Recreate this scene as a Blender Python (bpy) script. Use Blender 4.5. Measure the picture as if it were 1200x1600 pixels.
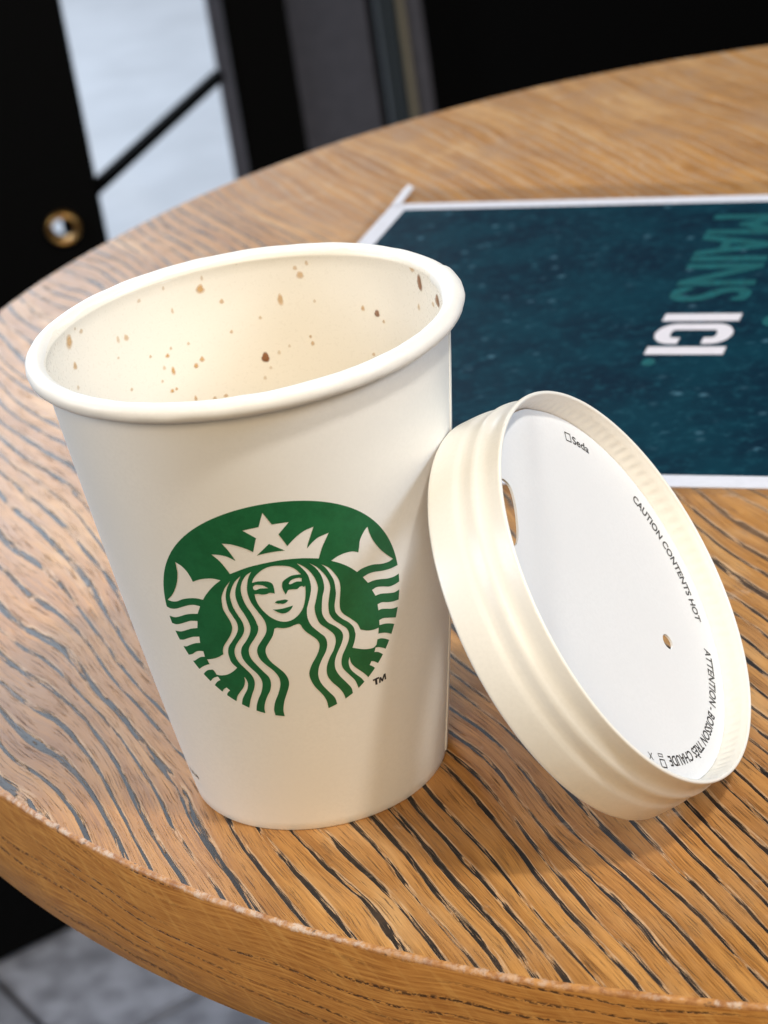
import bpy, bmesh, math, random
import numpy as np
from mathutils import Vector, Matrix, noise
from mathutils.geometry import delaunay_2d_cdt

MM = 0.001
PI = math.pi
rnd = random.Random(7)
scene = bpy.context.scene
COL = scene.collection
for o in list(bpy.data.objects):
    bpy.data.objects.remove(o)

# ------------------------------------------------------------------ camera
cam_data = bpy.data.cameras.new('camera')
cam = bpy.data.objects.new('camera', cam_data)
COL.objects.link(cam)
RIGHT = Vector((0.983625, -0.115681, -0.138199))
DOWN = Vector((-0.174585, -0.421269, -0.889973))
FWD = Vector((0.044734, 0.899528, -0.434567))
CAM_LOC = Vector((0, -398.948, 243.599)) * MM
m = Matrix((RIGHT, -DOWN, -FWD)).transposed().to_4x4()
m.translation = CAM_LOC
cam.matrix_world = m
cam_data.sensor_fit = 'VERTICAL'
cam_data.sensor_height = 24
cam_data.lens = 3672.195 / 1600 * 24
cam_data.clip_start = 0.01
cam_data.clip_end = 60
cam_data.dof.use_dof = True
cam_data.dof.focus_distance = 0.425
cam_data.dof.aperture_fstop = 21.0
scene.camera = cam

# ------------------------------------------------------------------ world and lamps
world = bpy.data.worlds.new('World')
scene.world = world
world.use_nodes = True
bg = world.node_tree.nodes['Background']
bg.inputs['Color'].default_value = (1.0, 0.92, 0.82, 1)
bg.inputs['Strength'].default_value = 0.10


def area_lamp(name, loc, target, sx, sy, power, colour):
    d = bpy.data.lights.new(name, 'AREA')
    d.shape = 'RECTANGLE'
    d.size, d.size_y = sx, sy
    d.energy = power
    d.color = colour
    o = bpy.data.objects.new(name, d)
    COL.objects.link(o)
    o.location = loc
    o.rotation_euler = (Vector(target) - Vector(loc)).to_track_quat('-Z', 'Y').to_euler()
    return o


# shop window at the back left, window on the right, warm ceiling lamps
area_lamp('window_light_back', (-1.7, 3.9, 1.75), (-0.5, 0.0, -0.2), 3.0, 2.3, 165, (0.76, 0.87, 1.0))
area_lamp('window_light_left', (-2.1, 0.15, 0.95), (0.0, 0.0, 0.05), 1.1, 1.0, 27, (0.74, 0.85, 1.0))
area_lamp('window_light_right', (1.75, -0.65, 1.15), (0.05, 0.0, 0.05), 0.6, 0.6, 22, (0.66, 0.81, 1.0))
area_lamp('ceiling_lamp_neutral', (0.62, -0.75, 1.8), (0.0, 0.0, 0.0), 0.16, 0.16, 22, (1.0, 0.95, 0.87))
area_lamp('ceiling_lamp_front', (-0.3, -1.7, 1.2), (0.0, 0.0, 0.0), 0.9, 0.9, 24, (1.0, 0.78, 0.50))

vs = scene.view_settings
scene.display_settings.display_device = 'sRGB'
vs.view_transform = 'Standard'
vs.look = 'None'
vs.exposure = 0.12
vs.gamma = 1.0
vs.use_curve_mapping = False
scene.render.resolution_x = 768
scene.render.resolution_y = 1024


# ------------------------------------------------------------------ helpers
def tag(o, label=None, cat=None, group=None, kind=None):
    for k, v in (('label', label), ('category', cat), ('group', group), ('kind', kind)):
        if v:
            o[k] = v
    return o


def empty(name, loc=(0, 0, 0), rot=None):
    o = bpy.data.objects.new(name, None)
    o.empty_display_size = 0.02
    COL.objects.link(o)
    if rot is not None:
        mm = rot.to_4x4()
        mm.translation = Vector(loc)
        o.matrix_world = mm
    else:
        o.location = loc
    return o


def mesh_obj(name, verts, faces, mats, parent=None, smooth=True, midx=None, sharp=None, loc=None):
    """verts in metres in the parent's space"""
    me = bpy.data.meshes.new(name)
    me.from_pydata([tuple(v) for v in verts], [], faces)
    me.validate()
    if not isinstance(mats, (list, tuple)):
        mats = [mats]
    for mt in mats:
        me.materials.append(mt)
    if midx is not None:
        me.polygons.foreach_set('material_index', midx)
    me.polygons.foreach_set('use_smooth', [smooth] * len(me.polygons))
    if smooth and sharp:
        me.set_sharp_from_angle(angle=math.radians(sharp))
    me.update()
    o = bpy.data.objects.new(name, me)
    COL.objects.link(o)
    if parent:
        o.parent = parent
    if loc:
        o.location = loc
    return o


def revolve(profile, n, fn=None, closed=False):
    """profile: list of (r, z) mm -> verts, faces (mm); theta 0 faces -y, grows to +x"""
    verts, faces = [], []
    k = len(profile)
    for i in range(n):
        th = 2 * PI * i / n
        for j, (r, z) in enumerate(profile):
            if fn:
                x, y, zz = fn(th, r, z, j)
            else:
                x, y, zz = r * math.sin(th), -r * math.cos(th), z
            verts.append((x * MM, y * MM, zz * MM))
    kk = k if closed else k - 1
    for i in range(n):
        a, b = i * k, ((i + 1) % n) * k
        for j in range(kk):
            j2 = (j + 1) % k
            faces.append((a + j, b + j, b + j2, a + j2))
    return verts, faces


def box_vf(x0, x1, y0, y1, z0, z1, bev=0.0):
    bm = bmesh.new()
    bmesh.ops.create_cube(bm, size=1)
    for v in bm.verts:
        v.co = Vector(((x0 + x1) / 2 + v.co.x * (x1 - x0), (y0 + y1) / 2 + v.co.y * (y1 - y0), (z0 + z1) / 2 + v.co.z * (z1 - z0)))
    if bev > 0:
        bmesh.ops.bevel(bm, geom=bm.edges[:], offset=bev, segments=2, affect='EDGES')
    v = [tuple(w.co) for w in bm.verts]
    bm.verts.index_update()
    f = [[w.index for w in g.verts] for g in bm.faces]
    bm.free()
    return v, f


def bar_vf(p, q, w, h, bev=0.002):
    p, q = Vector(p), Vector(q)
    L = (q - p).length
    v, f = box_vf(-w / 2, w / 2, -h / 2, h / 2, 0, L, bev)
    rot = (q - p).to_track_quat('Z', 'Y').to_matrix()
    return [tuple(rot @ Vector(a) + p) for a in v], f


# ------------------------------------------------------------------ node helper
class NT:
    def __init__(self, name):
        self.mat = bpy.data.materials.new(name)
        self.mat.use_nodes = True
        self.t = self.mat.node_tree
        self.b = self.t.nodes['Principled BSDF']
        self.out = self.t.nodes['Material Output']

    def new(self, ty, **kw):
        n = self.t.nodes.new(ty)
        for k, v in kw.items():
            setattr(n, k, v)
        return n

    def put(self, sock, v):
        if isinstance(v, bpy.types.NodeSocket):
            self.t.links.new(v, sock)
        elif v is not None:
            if isinstance(v, (tuple, list)) and len(v) == 3 and sock.type == 'RGBA':
                v = (*v, 1)
            sock.default_value = v

    def m(self, op, a, b=None, c=None, clamp=False):
        n = self.new('ShaderNodeMath', operation=op, use_clamp=clamp)
        for i, v in enumerate((a, b, c)):
            if v is not None:
                self.put(n.inputs[i], v)
        return n.outputs[0]

    def xyz(self, x, y, z=0.0):
        n = self.new('ShaderNodeCombineXYZ')
        for i, v in enumerate((x, y, z)):
            self.put(n.inputs[i], v)
        return n.outputs[0]

    def pos(self, scale=1000.0):
        g = self.new('ShaderNodeNewGeometry')
        s = self.new('ShaderNodeVectorMath', operation='SCALE')
        self.put(s.inputs[0], g.outputs['Position'])
        s.inputs['Scale'].default_value = scale
        sp = self.new('ShaderNodeSeparateXYZ')
        self.put(sp.inputs[0], s.outputs[0])
        return s.outputs[0], sp.outputs[0], sp.outputs[1], sp.outputs[2]

    def noise(self, vec, scale=1.0, detail=2.0, rough=0.5, dist=0.0):
        n = self.new('ShaderNodeTexNoise')
        self.put(n.inputs['Vector'], vec)
        n.inputs['Scale'].default_value = scale
        n.inputs['Detail'].default_value = detail
        n.inputs['Roughness'].default_value = rough
        n.inputs['Distortion'].default_value = dist
        return n.outputs['Fac']

    def step(self, v, lo, hi, a=0.0, b=1.0):
        n = self.new('ShaderNodeMapRange', interpolation_type='SMOOTHSTEP')
        for s, w in zip(('Value', 'From Min', 'From Max', 'To Min', 'To Max'), (v, lo, hi, a, b)):
            self.put(n.inputs[s], w)
        return n.outputs['Result']

    def mix(self, f, a, b, blend='MIX'):
        n = self.new('ShaderNodeMix', data_type='RGBA', blend_type=blend)
        self.put(n.inputs[0], f)
        self.put(n.inputs[6], a)
        self.put(n.inputs[7], b)
        return n.outputs[2]

    def bump(self, h, dist, strength=1.0, normal=None):
        n = self.new('ShaderNodeBump')
        n.inputs['Strength'].default_value = strength
        n.inputs['Distance'].default_value = dist
        self.put(n.inputs['Height'], h)
        if normal is not None:
            self.put(n.inputs['Normal'], normal)
        self.put(self.b.inputs['Normal'], n.outputs[0])
        return n.outputs[0]

    def set(self, **kw):
        for k, v in kw.items():
            self.put(self.b.inputs[k.replace('_', ' ')], v)
        return self.mat


def plain(name, col, rough=0.5, metal=0.0, spec=0.5, grain=0.0, gscale=400.0):
    t = NT(name)
    c = col
    if grain:
        p, x, y, z = t.pos()
        nz = t.noise(p, gscale / 1000.0, 3)
        c = t.mix(t.step(nz, 0.3, 0.7), tuple(v * (1 - grain) for v in col), tuple(min(1, v * (1 + grain)) for v in col))
    t.set(Base_Color=c, Roughness=rough, Metallic=metal)
    t.b.inputs['Specular IOR Level'].default_value = spec
    return t.mat


# ------------------------------------------------------------------ materials
def paper_material(name, col, rough, bump=0.00002, spec=0.4):
    t = NT(name)
    tc = t.new('ShaderNodeTexCoord')
    big = t.noise(tc.outputs['Object'], 70, 3)
    fine = t.noise(tc.outputs['Object'], 1400, 3, 0.6)
    c = t.mix(t.step(big, 0.3, 0.7), tuple(v * 0.975 for v in col), col)
    c = t.mix(t.step(fine, 0.35, 0.7), c, tuple(v * 0.965 for v in col))
    t.set(Base_Color=c, Roughness=t.step(fine, 0.2, 0.8, rough - 0.06, rough + 0.06))
    t.b.inputs['Specular IOR Level'].default_value = spec
    mid = t.noise(tc.outputs['Object'], 420, 2)
    t.bump(t.m('ADD', t.m('MULTIPLY', mid, 0.8), fine), bump, 0.6)
    return t.mat


M_CUP = paper_material('cup_paper', (0.84, 0.82, 0.775), 0.42)
M_CUP_IN = paper_material('cup_lining', (0.82, 0.775, 0.69), 0.30, 0.00001)
M_LID = paper_material('lid_paper', (0.86, 0.845, 0.79), 0.34, 0.000025, 0.5)
M_LID_TOP = paper_material('lid_disc_paper', (0.78, 0.785, 0.79), 0.40, 0.00002)


def ink_material(name, a, b, rough):
    t = NT(name)
    tc = t.new('ShaderNodeTexCoord')
    n1 = t.noise(tc.outputs['Object'], 260, 3, 0.6)
    n2 = t.noise(tc.outputs['Object'], 1700, 3, 0.7)
    c = t.mix(t.step(t.m('ADD', t.m('MULTIPLY', n1, 0.6), t.m('MULTIPLY', n2, 0.4)), 0.35, 0.65), a, b)
    t.set(Base_Color=c, Roughness=rough)
    t.bump(n2, 0.00002, 0.5)
    return t.mat


M_GREEN = ink_material('green_ink', (0.008, 0.105, 0.033), (0.012, 0.135, 0.045), 0.42)
M_BLACKINK = ink_material('black_ink', (0.018, 0.019, 0.022), (0.03, 0.03, 0.034), 0.5)


def stain_material(name, core):
    t = NT(name)
    at = t.new('ShaderNodeAttribute', attribute_name='cover')
    a = at.outputs['Fac']
    t.set(Base_Color=core, Roughness=0.28, Alpha=a)
    return t.mat


M_STAIN = stain_material('coffee_stain', (0.60, 0.31, 0.05))
M_DROP = stain_material('coffee_drop', (0.24, 0.075, 0.007))


def corner_wear(t, p, x, y, z):
    ax = t.m('SUBTRACT', x, 174.172)
    ay = t.m('SUBTRACT', y, 159.364)
    rr = t.m('SQRT', t.m('ADD', t.m('MULTIPLY', ax, ax), t.m('MULTIPLY', ay, ay)))
    d = t.m('SUBTRACT', t.m('SUBTRACT', 281.9, rr), t.m('MULTIPLY', z, 1.3))   # distance round the corner
    n1 = t.noise(p, 0.6, 4, 0.7)
    n4 = t.noise(p, 0.17, 3, 0.7)
    n2 = t.noise(p, 0.03, 2, 0.6)
    lim = t.m('MULTIPLY', t.m('SUBTRACT', t.m('ADD', t.m('MULTIPLY', n4, 1.0), t.m('MULTIPLY', n1, 1.0)), 0.72), 2.4)
    k = t.step(t.m('SUBTRACT', lim, d), -0.35, 0.5)
    return t.m('MULTIPLY', t.m('MULTIPLY', k, t.step(n1, 0.36, 0.56, 0.15, 1.0)), t.step(n2, 0.42, 0.62, 0.95, 0.35)), n1


def wood_top_material():
    t = NT('worn_oak_top')
    p, x, y, z = t.pos()
    s = t.m('ADD', t.m('MULTIPLY', x, 0.951), t.m('MULTIPLY', y, 0.309))
    g = t.m('SUBTRACT', t.m('MULTIPLY', x, 0.309), t.m('MULTIPLY', y, 0.951))
    # knee of the cathedral grain on the left
    q = t.m('SUBTRACT', t.m('SUBTRACT', -22.0, t.m('MULTIPLY', t.m('ADD', s, 50.0), 2.8)), g)
    sp = t.m('MULTIPLY', t.m('LOGARITHM', t.m('ADD', 1.0, t.m('EXPONENT', t.m('MINIMUM', t.m('MULTIPLY', q, 0.12), 30.0))), math.e), 8.33)
    qe = t.m('MULTIPLY', t.m('TANH', t.m('MULTIPLY', sp, 0.03)), 33.0)
    phi = t.m('ADD', s, t.m('MULTIPLY', qe, 0.20))
    w1 = t.noise(t.xyz(t.m('MULTIPLY', s, 0.018), t.m('MULTIPLY', g, 0.0075)), 1.0, 2, 0.5)
    w2 = t.noise(t.xyz(t.m('MULTIPLY', s, 0.10), t.m('MULTIPLY', g, 0.018), 3.0), 1.0, 2, 0.5)
    w3 = t.noise(t.xyz(t.m('MULTIPLY', s, 0.5), t.m('MULTIPLY', g, 0.16), 9.0), 1.0, 2, 0.5)
    phi = t.m('ADD', phi, t.m('MULTIPLY', t.m('SUBTRACT', w1, 0.5), 22.0))
    phi = t.m('ADD', phi, t.m('MULTIPLY', t.m('SUBTRACT', w2, 0.5), 2.2))
    phw = t.m('ADD', phi, t.m('MULTIPLY', t.m('SUBTRACT', w3, 0.5), 0.38))
    # growth ring lines, uneven spacing
    jit = t.noise(t.xyz(t.m('MULTIPLY', phi, 0.11), 0.0, 5.0), 1.0, 1)
    psi = t.m('ADD', phw, t.m('MULTIPLY', jit, 5.5))
    fr = t.m('FRACT', t.m('DIVIDE', psi, 4.3))
    ring = t.m('MULTIPLY', t.step(fr, 0.0, 0.06), t.step(fr, 0.10, 0.42, 1.0, 0.0))
    # dashes in echelon along the lines
    sk = t.m('ADD', phw, t.m('MULTIPLY', g, 0.05))
    d1 = t.noise(t.xyz(t.m('MULTIPLY', sk, 0.75), t.m('MULTIPLY', g, 0.065), 1.0), 1.0, 2, 0.55)
    d2 = t.noise(t.xyz(t.m('MULTIPLY', phw, 6.5), t.m('MULTIPLY', g, 0.075), 2.0), 1.0, 3, 0.6)
    d3 = t.noise(t.xyz(t.m('MULTIPLY', phw, 0.10), t.m('MULTIPLY', g, 0.012), 7.0), 1.0, 1)
    val = t.m('MULTIPLY', ring, t.step(d1, 0.33, 0.52, 0.12, 1.0))
    val = t.m('MULTIPLY', val, t.step(d3, 0.26, 0.44, 0.45, 0.85))
    val = t.m('ADD', val, t.m('MULTIPLY', t.m('SUBTRACT', d2, 0.5), t.m('MULTIPLY', ring, 2.6)))
    dark = t.step(val, 0.38, 0.54)
    board = t.step(t.m('ADD', s, t.m('MULTIPLY', t.m('SUBTRACT', w1, 0.5), 40.0)), 95.0, 150.0, 1.0, 0.22)
    dark = t.m('MULTIPLY', dark, board)
    # loose fine pores between the rings
    pores = t.m('MULTIPLY', t.step(t.noise(t.xyz(t.m('MULTIPLY', phw, 5.5), t.m('MULTIPLY', g, 0.085), 4.0), 1.0, 3, 0.55), 0.59, 0.66), t.m('MULTIPLY', board, 0.6))
    dark = t.m('MAXIMUM', dark, pores)
    # pale worn halo beside each pore line
    halo = t.m('MULTIPLY', t.m('SUBTRACT', t.step(val, 0.10, 0.34), dark, clamp=True), 0.55)
    fib = t.noise(t.xyz(t.m('MULTIPLY', phw, 4.5), t.m('MULTIPLY', g, 0.05), 6.0), 1.0, 4, 0.65)
    fib2 = t.noise(t.xyz(t.m('MULTIPLY', phw, 12.0), t.m('MULTIPLY', g, 0.12), 16.0), 1.0, 2, 0.6)
    fib = t.m('ADD', t.m('MULTIPLY', fib, 0.62), t.m('MULTIPLY', fib2, 0.38))
    big = t.noise(p, 0.018, 3, 0.6)
    band = t.noise(t.xyz(t.m('MULTIPLY', phi, 0.16), t.m('MULTIPLY', g, 0.006), 8.0), 1.0, 3, 0.6)
    c = t.mix(t.step(fib, 0.34, 0.64), (0.165, 0.060, 0.012), (0.50, 0.235, 0.062))
    c = t.mix(t.step(band, 0.38, 0.66, 0.0, 0.6), c, (0.58, 0.295, 0.085))
    c = t.mix(t.step(big, 0.42, 0.68, 0.0, 0.45), c, (0.46, 0.25, 0.105))
    # brown early wood beside every pore line, and uneven brown tone along the grain
    early = t.m('MULTIPLY', t.step(fr, 0.05, 0.80, 0.55, 0.0), t.m('MULTIPLY', board, t.step(fr, 0.0, 0.06)))
    c = t.mix(early, c, (0.20, 0.078, 0.018))
    tone = t.noise(t.xyz(t.m('MULTIPLY', phi, 0.07), t.m('MULTIPLY', g, 0.011), 21.0), 1.0, 4, 0.65)
    c = t.mix(t.step(tone, 0.50, 0.70, 0.0, 0.55), c, (0.22, 0.09, 0.022))
    c = t.mix(t.step(tone, 0.30, 0.46, 0.45, 0.0), c, (0.66, 0.40, 0.17))
    c = t.mix(halo, c, (0.66, 0.46, 0.28))
    c = t.mix(dark, c, (0.014, 0.011, 0.010))
    # scuffs
    scf = t.noise(p, 0.09, 4, 0.7)
    c = t.mix(t.step(t.m('SUBTRACT', scf, t.m('MULTIPLY', board, 0.06)), 0.56, 0.74, 0.0, 0.45), c, (0.56, 0.42, 0.30))
    blot = t.noise(p, 0.035, 5, 0.7)
    c = t.mix(t.m('MULTIPLY', t.step(blot, 0.50, 0.66, 0.0, 0.6), t.m('SUBTRACT', 1.2, board)), c, (0.34, 0.20, 0.11))
    c = t.mix(t.m('MULTIPLY', t.step(blot, 0.32, 0.44, 0.5, 0.0), t.m('SUBTRACT', 1.1, board)), c, (0.60, 0.36, 0.16))
    wear, wn = corner_wear(t, p, x, y, z)
    c = t.mix(t.m('MULTIPLY', wear, 0.6), c, (0.62, 0.52, 0.43))
    rough = t.m('ADD', t.step(fib, 0.2, 0.8, 0.34, 0.50), t.m('MULTIPLY', dark, 0.02))
    t.set(Base_Color=c, Roughness=rough)
    t.put(t.b.inputs['Specular IOR Level'], t.m('ADD', 0.25, t.m('MULTIPLY', dark, 0.10)))
    h = t.m('SUBTRACT', t.m('MULTIPLY', fib, 0.12), dark)
    t.bump(h, 0.00022, 0.75)
    return t.mat


def wood_edge_material():
    t = NT('oak_edge')
    p, x, y, z = t.pos()
    ax = t.m('SUBTRACT', x, 174.172)
    ay = t.m('SUBTRACT', y, 159.364)
    arc = t.m('MULTIPLY', t.m('ARCTAN2', ay, ax), 282.0)
    wv = t.noise(t.xyz(t.m('MULTIPLY', arc, 0.014), t.m('MULTIPLY', z, 0.03)), 1.0, 2)
    psi = t.m('ADD', t.m('ADD', z, t.m('MULTIPLY', arc, 0.045)), t.m('MULTIPLY', t.m('SUBTRACT', wv, 0.5), 16.0))
    fr = t.m('FRACT', t.m('DIVIDE', psi, 3.3))
    ring = t.m('MULTIPLY', t.step(fr, 0.0, 0.12), t.step(fr, 0.16, 0.34, 1.0, 0.0))
    d1 = t.noise(t.xyz(t.m('MULTIPLY', arc, 0.85), t.m('MULTIPLY', psi, 1.6), 1.0), 1.0, 2, 0.6)
    d3 = t.noise(t.xyz(t.m('MULTIPLY', arc, 0.02), t.m('MULTIPLY', psi, 0.16), 3.0), 1.0, 2)
    dark = t.m('MULTIPLY', t.m('MULTIPLY', ring, t.step(d1, 0.42, 0.56)), t.step(d3, 0.40, 0.60, 0.04, 0.9))
    fib = t.noise(t.xyz(t.m('MULTIPLY', arc, 0.10), t.m('MULTIPLY', psi, 2.2), 5.0), 1.0, 4, 0.65)
    ray = t.noise(t.xyz(t.m('ADD', t.m('MULTIPLY', arc, 0.5), t.m('MULTIPLY', z, 0.4)), t.m('MULTIPLY', z, 0.09), 6.0), 1.0, 3, 0.6)
    big = t.noise(p, 0.03, 2)
    c = t.mix(t.step(fib, 0.25, 0.75), (0.29, 0.105, 0.018), (0.60, 0.285, 0.068))
    c = t.mix(t.step(ray, 0.5, 0.72, 0.0, 0.4), c, (0.66, 0.36, 0.10))
    c = t.mix(t.step(big, 0.4, 0.7, 0.0, 0.4), c, (0.47, 0.205, 0.045))
    c = t.mix(dark, c, (0.035, 0.016, 0.006))
    wear, wn = corner_wear(t, p, x, y, z)
    c = t.mix(t.m('MULTIPLY', wear, 0.6), c, (0.62, 0.52, 0.43))
    t.set(Base_Color=c, Roughness=t.step(fib, 0.2, 0.8, 0.34, 0.48))
    t.bump(t.m('SUBTRACT', t.m('MULTIPLY', fib, 0.3), dark), 0.00015, 0.6)
    return t.mat


def worn_edge_material():
    t = NT('worn_oak_corner')
    p, x, y, z = t.pos()
    wear, n1 = corner_wear(t, p, x, y, z)
    c = t.mix(t.step(t.noise(p, 0.5, 3, 0.6), 0.35, 0.65), (0.30, 0.12, 0.03), (0.48, 0.23, 0.07))
    c = t.mix(t.m('MULTIPLY', wear, 0.75), c, (0.62, 0.53, 0.45))
    c = t.mix(t.step(t.noise(p, 0.33, 3, 0.6), 0.60, 0.68, 0.0, 0.8), c, (0.05, 0.03, 0.02))
    t.set(Base_Color=c, Roughness=0.5)
    t.bump(n1, 0.00018, 0.5)
    return t.mat


def print_panel_material():
    t = NT('dark_teal_print')
    p, x, y, z = t.pos()
    n1 = t.noise(p, 0.035, 4, 0.6)
    n2 = t.noise(p, 0.28, 4, 0.75)
    n3 = t.noise(p, 0.10, 4, 0.7)
    c = t.mix(t.step(n1, 0.35, 0.65), (0.0006, 0.016, 0.034), (0.0008, 0.034, 0.056))
    c = t.mix(t.step(n2, 0.48, 0.72, 0.0, 0.8), c, (0.008, 0.062, 0.090))
    c = t.mix(t.step(t.m('ADD', t.m('MULTIPLY', n3, 0.6), t.m('MULTIPLY', n2, 0.4)), 0.59, 0.70, 0.0, 0.7), c, (0.06, 0.15, 0.21))
    vo = t.new('ShaderNodeTexVoronoi')
    t.put(vo.inputs['Vector'], p)
    vo.inputs['Scale'].default_value = 0.17
    sc = t.new('ShaderNodeSeparateColor')
    t.put(sc.inputs[0], vo.outputs['Color'])
    speck = t.m('MULTIPLY', t.step(vo.outputs['Distance'], 0.05, 0.30, 1.0, 0.0), t.step(sc.outputs[0], 0.55, 1.0, 0.0, 0.8))
    c = t.mix(speck, c, (0.07, 0.17, 0.23))
    t.set(Base_Color=c, Roughness=0.5)
    t.b.inputs['Specular IOR Level'].default_value = 0.08
    return t.mat


M_TOP = wood_top_material()
M_EDGE = wood_edge_material()
M_WORN = worn_edge_material()
M_PANEL = print_panel_material()
M_WHITECARD = plain('white_card', (0.78, 0.78, 0.84), 0.45, grain=0.03)
M_TEAL = plain('teal_print', (0.003, 0.105, 0.115), 0.45, grain=0.25, gscale=600)
M_WHITEPRINT = plain('white_print', (0.80, 0.76, 0.80), 0.45, grain=0.02)
M_BLACK = plain('black_paint', (0.0025, 0.0025, 0.0025), 0.6, spec=0.05, grain=0.2)
M_GREY = plain('grey_paint', (0.075, 0.070, 0.080), 0.6, grain=0.10, gscale=60)
M_SLATE = plain('slate_paint', (0.022, 0.030, 0.034), 0.5, grain=0.15)
M_BRASS = plain('brass', (0.50, 0.28, 0.09), 0.35, metal=1.0, grain=0.1)
M_CAP = plain('pale_cap', (0.70, 0.72, 0.80), 0.4, grain=0.02)
M_TRIM = plain('brass_trim', (0.30, 0.26, 0.18), 0.45, metal=0.4, grain=0.1)
M_TILE = plain('grey_tile', (0.30, 0.315, 0.37), 0.6, grain=0.3, gscale=45)
M_GROUT = plain('dark_grout', (0.05, 0.05, 0.06), 0.8, grain=0.2)
M_PAVE = plain('pale_paving', (0.62, 0.63, 0.66), 0.6, grain=0.06, gscale=9)


def film_material():
    t = NT('clear_laminate')
    tr = t.new('ShaderNodeBsdfTransparent')
    tr.inputs[0].default_value = (0.97, 0.975, 0.98, 1)
    gl = t.new('ShaderNodeBsdfGlossy')
    p, x, y, z = t.pos()
    nz = t.noise(p, 0.02, 2)
    t.put(gl.inputs['Roughness'], t.step(nz, 0.2, 0.8, 0.10, 0.22))
    fz = t.new('ShaderNodeFresnel')
    fz.inputs['IOR'].default_value = 1.45
    mx = t.new('ShaderNodeMixShader')
    t.put(mx.inputs[0], t.m('MULTIPLY', fz.outputs[0], 0.28))
    t.put(mx.inputs[1], tr.outputs[0])
    t.put(mx.inputs[2], gl.outputs[0])
    t.put(t.out.inputs['Surface'], mx.outputs[0])
    return t.mat


M_FILM = film_material()

# ------------------------------------------------------------------ the setting
FLOOR_Z = -0.73
fv, ff = [(-6, -3, FLOOR_Z - 0.006), (6, -3, FLOOR_Z - 0.006), (6, 12, FLOOR_Z - 0.006), (-6, 12, FLOOR_Z - 0.006)], [(0, 1, 2, 3)]
floor = tag(mesh_obj('floor', fv, ff, M_GROUT, smooth=False), kind='structure')
E2 = Vector((0.88, 0.475, 0)).normalized()
E1 = Vector((0.475, -0.88, 0)).normalized()
TS, GAP = 0.30, 0.006
tv, tf_ = box_vf(0, TS - GAP, 0, TS - GAP, -0.008, 0, 0.0015)
tile_mesh = None
tile_origin = Vector((-0.243, 0.972, FLOOR_Z))
# joints run through the point seen at the lower left of the picture
shift = (Vector((-0.155, 0.900, 0)) - Vector((-0.243, 0.972, 0))).dot(E1)
rotm = Matrix((E2, -E1, Vector((0, 0, 1)))).transposed()
for i in range(-2, 3):
    for j in range(-1, 3):
        p0 = tile_origin + E2 * (i * TS) + E1 * (shift - j * TS)
        if tile_mesh is None:
            o = mesh_obj('floor_tile', tv, tf_, M_TILE, floor, smooth=False)
            tile_mesh = o.data
        else:
            o = bpy.data.objects.new('floor_tile', tile_mesh)
            COL.objects.link(o)
            o.parent = floor
        mw = rotm.to_4x4()
        mw.translation = p0
        o.matrix_local = mw

# pale paving outside, beyond the dark furniture
v, f = box_vf(-4.0, 3.5, 2.35, 9.0, FLOOR_Z - 0.004, FLOOR_Z + 0.012, 0.003)
tag(mesh_obj('pavement', v, f, M_PAVE, smooth=False), kind='structure')

# ------------------------------------------------------------------ round table
TC = (174.172 * MM, 159.364 * MM)
TR = 281.94
TH = 26.6
table = tag(empty('round_table', (TC[0], TC[1], FLOOR_Z)),
            'round oak table with dark open grain and worn pale corner, under the paper cup', 'table')
NSEG = 1440
prof = [(TR - 1.0, 0.0), (TR - 0.45, -0.12), (TR - 0.1, -0.45), (TR, -1.0), (TR, -9.0), (TR, -17.0), (TR, -TH + 1.5), (TR - 1.5, -TH)]
verts, faces, mi = [], [], []
for i in range(NSEG):
    a = 2 * PI * i / NSEG
    ca, sa = math.cos(a), math.sin(a)
    for j, (r, z) in enumerate(prof):
        w = noise.noise(Vector((ca * TR * 0.55, sa * TR * 0.55, z * 0.4)))
        w2 = noise.noise(Vector((ca * TR * 0.03, sa * TR * 0.03, 2.0)))
        k = (0.12, 0.2, 0.2, 0.14)[j] if j < 4 else 0.0
        rr = r + w * k + w2 * 0.6 * (1 if j < 4 else 0.3)
        verts.append((rr * ca * MM, rr * sa * MM, z * MM - FLOOR_Z))
K = len(prof)
for i in range(NSEG):
    a, b = i * K, ((i + 1) % NSEG) * K
    for j in range(K - 1):
        faces.append((a + j, a + j + 1, b + j + 1, b + j))
        mi.append(1 if j < 3 else 2)
faces.append([i * K for i in range(NSEG)]); mi.append(0)
faces.append([i * K + K - 1 for i in reversed(range(NSEG))]); mi.append(2)
mesh_obj('table_top', verts, faces, [M_TOP, M_WORN, M_EDGE], table, smooth=True, midx=mi, sharp=50)
cv, cf = revolve([(30, 12), (30, 20), (26, 40), (26, 660), (60, 690), (60, -FLOOR_Z * 1000 - TH - 1)], 32)
mesh_obj('column', cv, cf, M_BLACK, table)
cv, cf = revolve([(0.01, 14), (30, 14), (150, 9), (200, 5), (202, 0.5), (0.01, 0.5)], 48)
mesh_obj('base_plate', cv, cf, M_BLACK, table, sharp=40)

# ------------------------------------------------------------------ paper cup
H, RB, RT, RW = 94.2357, 24.974, 1.8392, 37.2622
TX, TY, BL = 0.0081, -0.0163, 0.6424
cup = tag(empty('paper_cup', (0, 0, 0)),
          'open white paper coffee cup with round green emblem and coffee specks inside', 'cup')


def wall_r(z):
    u_ = z / (H - RT)
    return RB + (RW - RB) * u_ + BL * 4 * u_ * (1 - u_)


def lin_r(z):
    q = max(0.0, (z - (H - RT - 9)) / 9.0)
    return wall_r(z) - 0.42 - 0.50 * q * q


def tilt(th, r, z, amount=None):
    x, y = r * math.sin(th), -r * math.cos(th)
    k = max(0.0, min(1.0, (z - 30) / (H - 30))) if amount is None else amount
    return x, y, z + k * (TX * x + TY * y)


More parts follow.
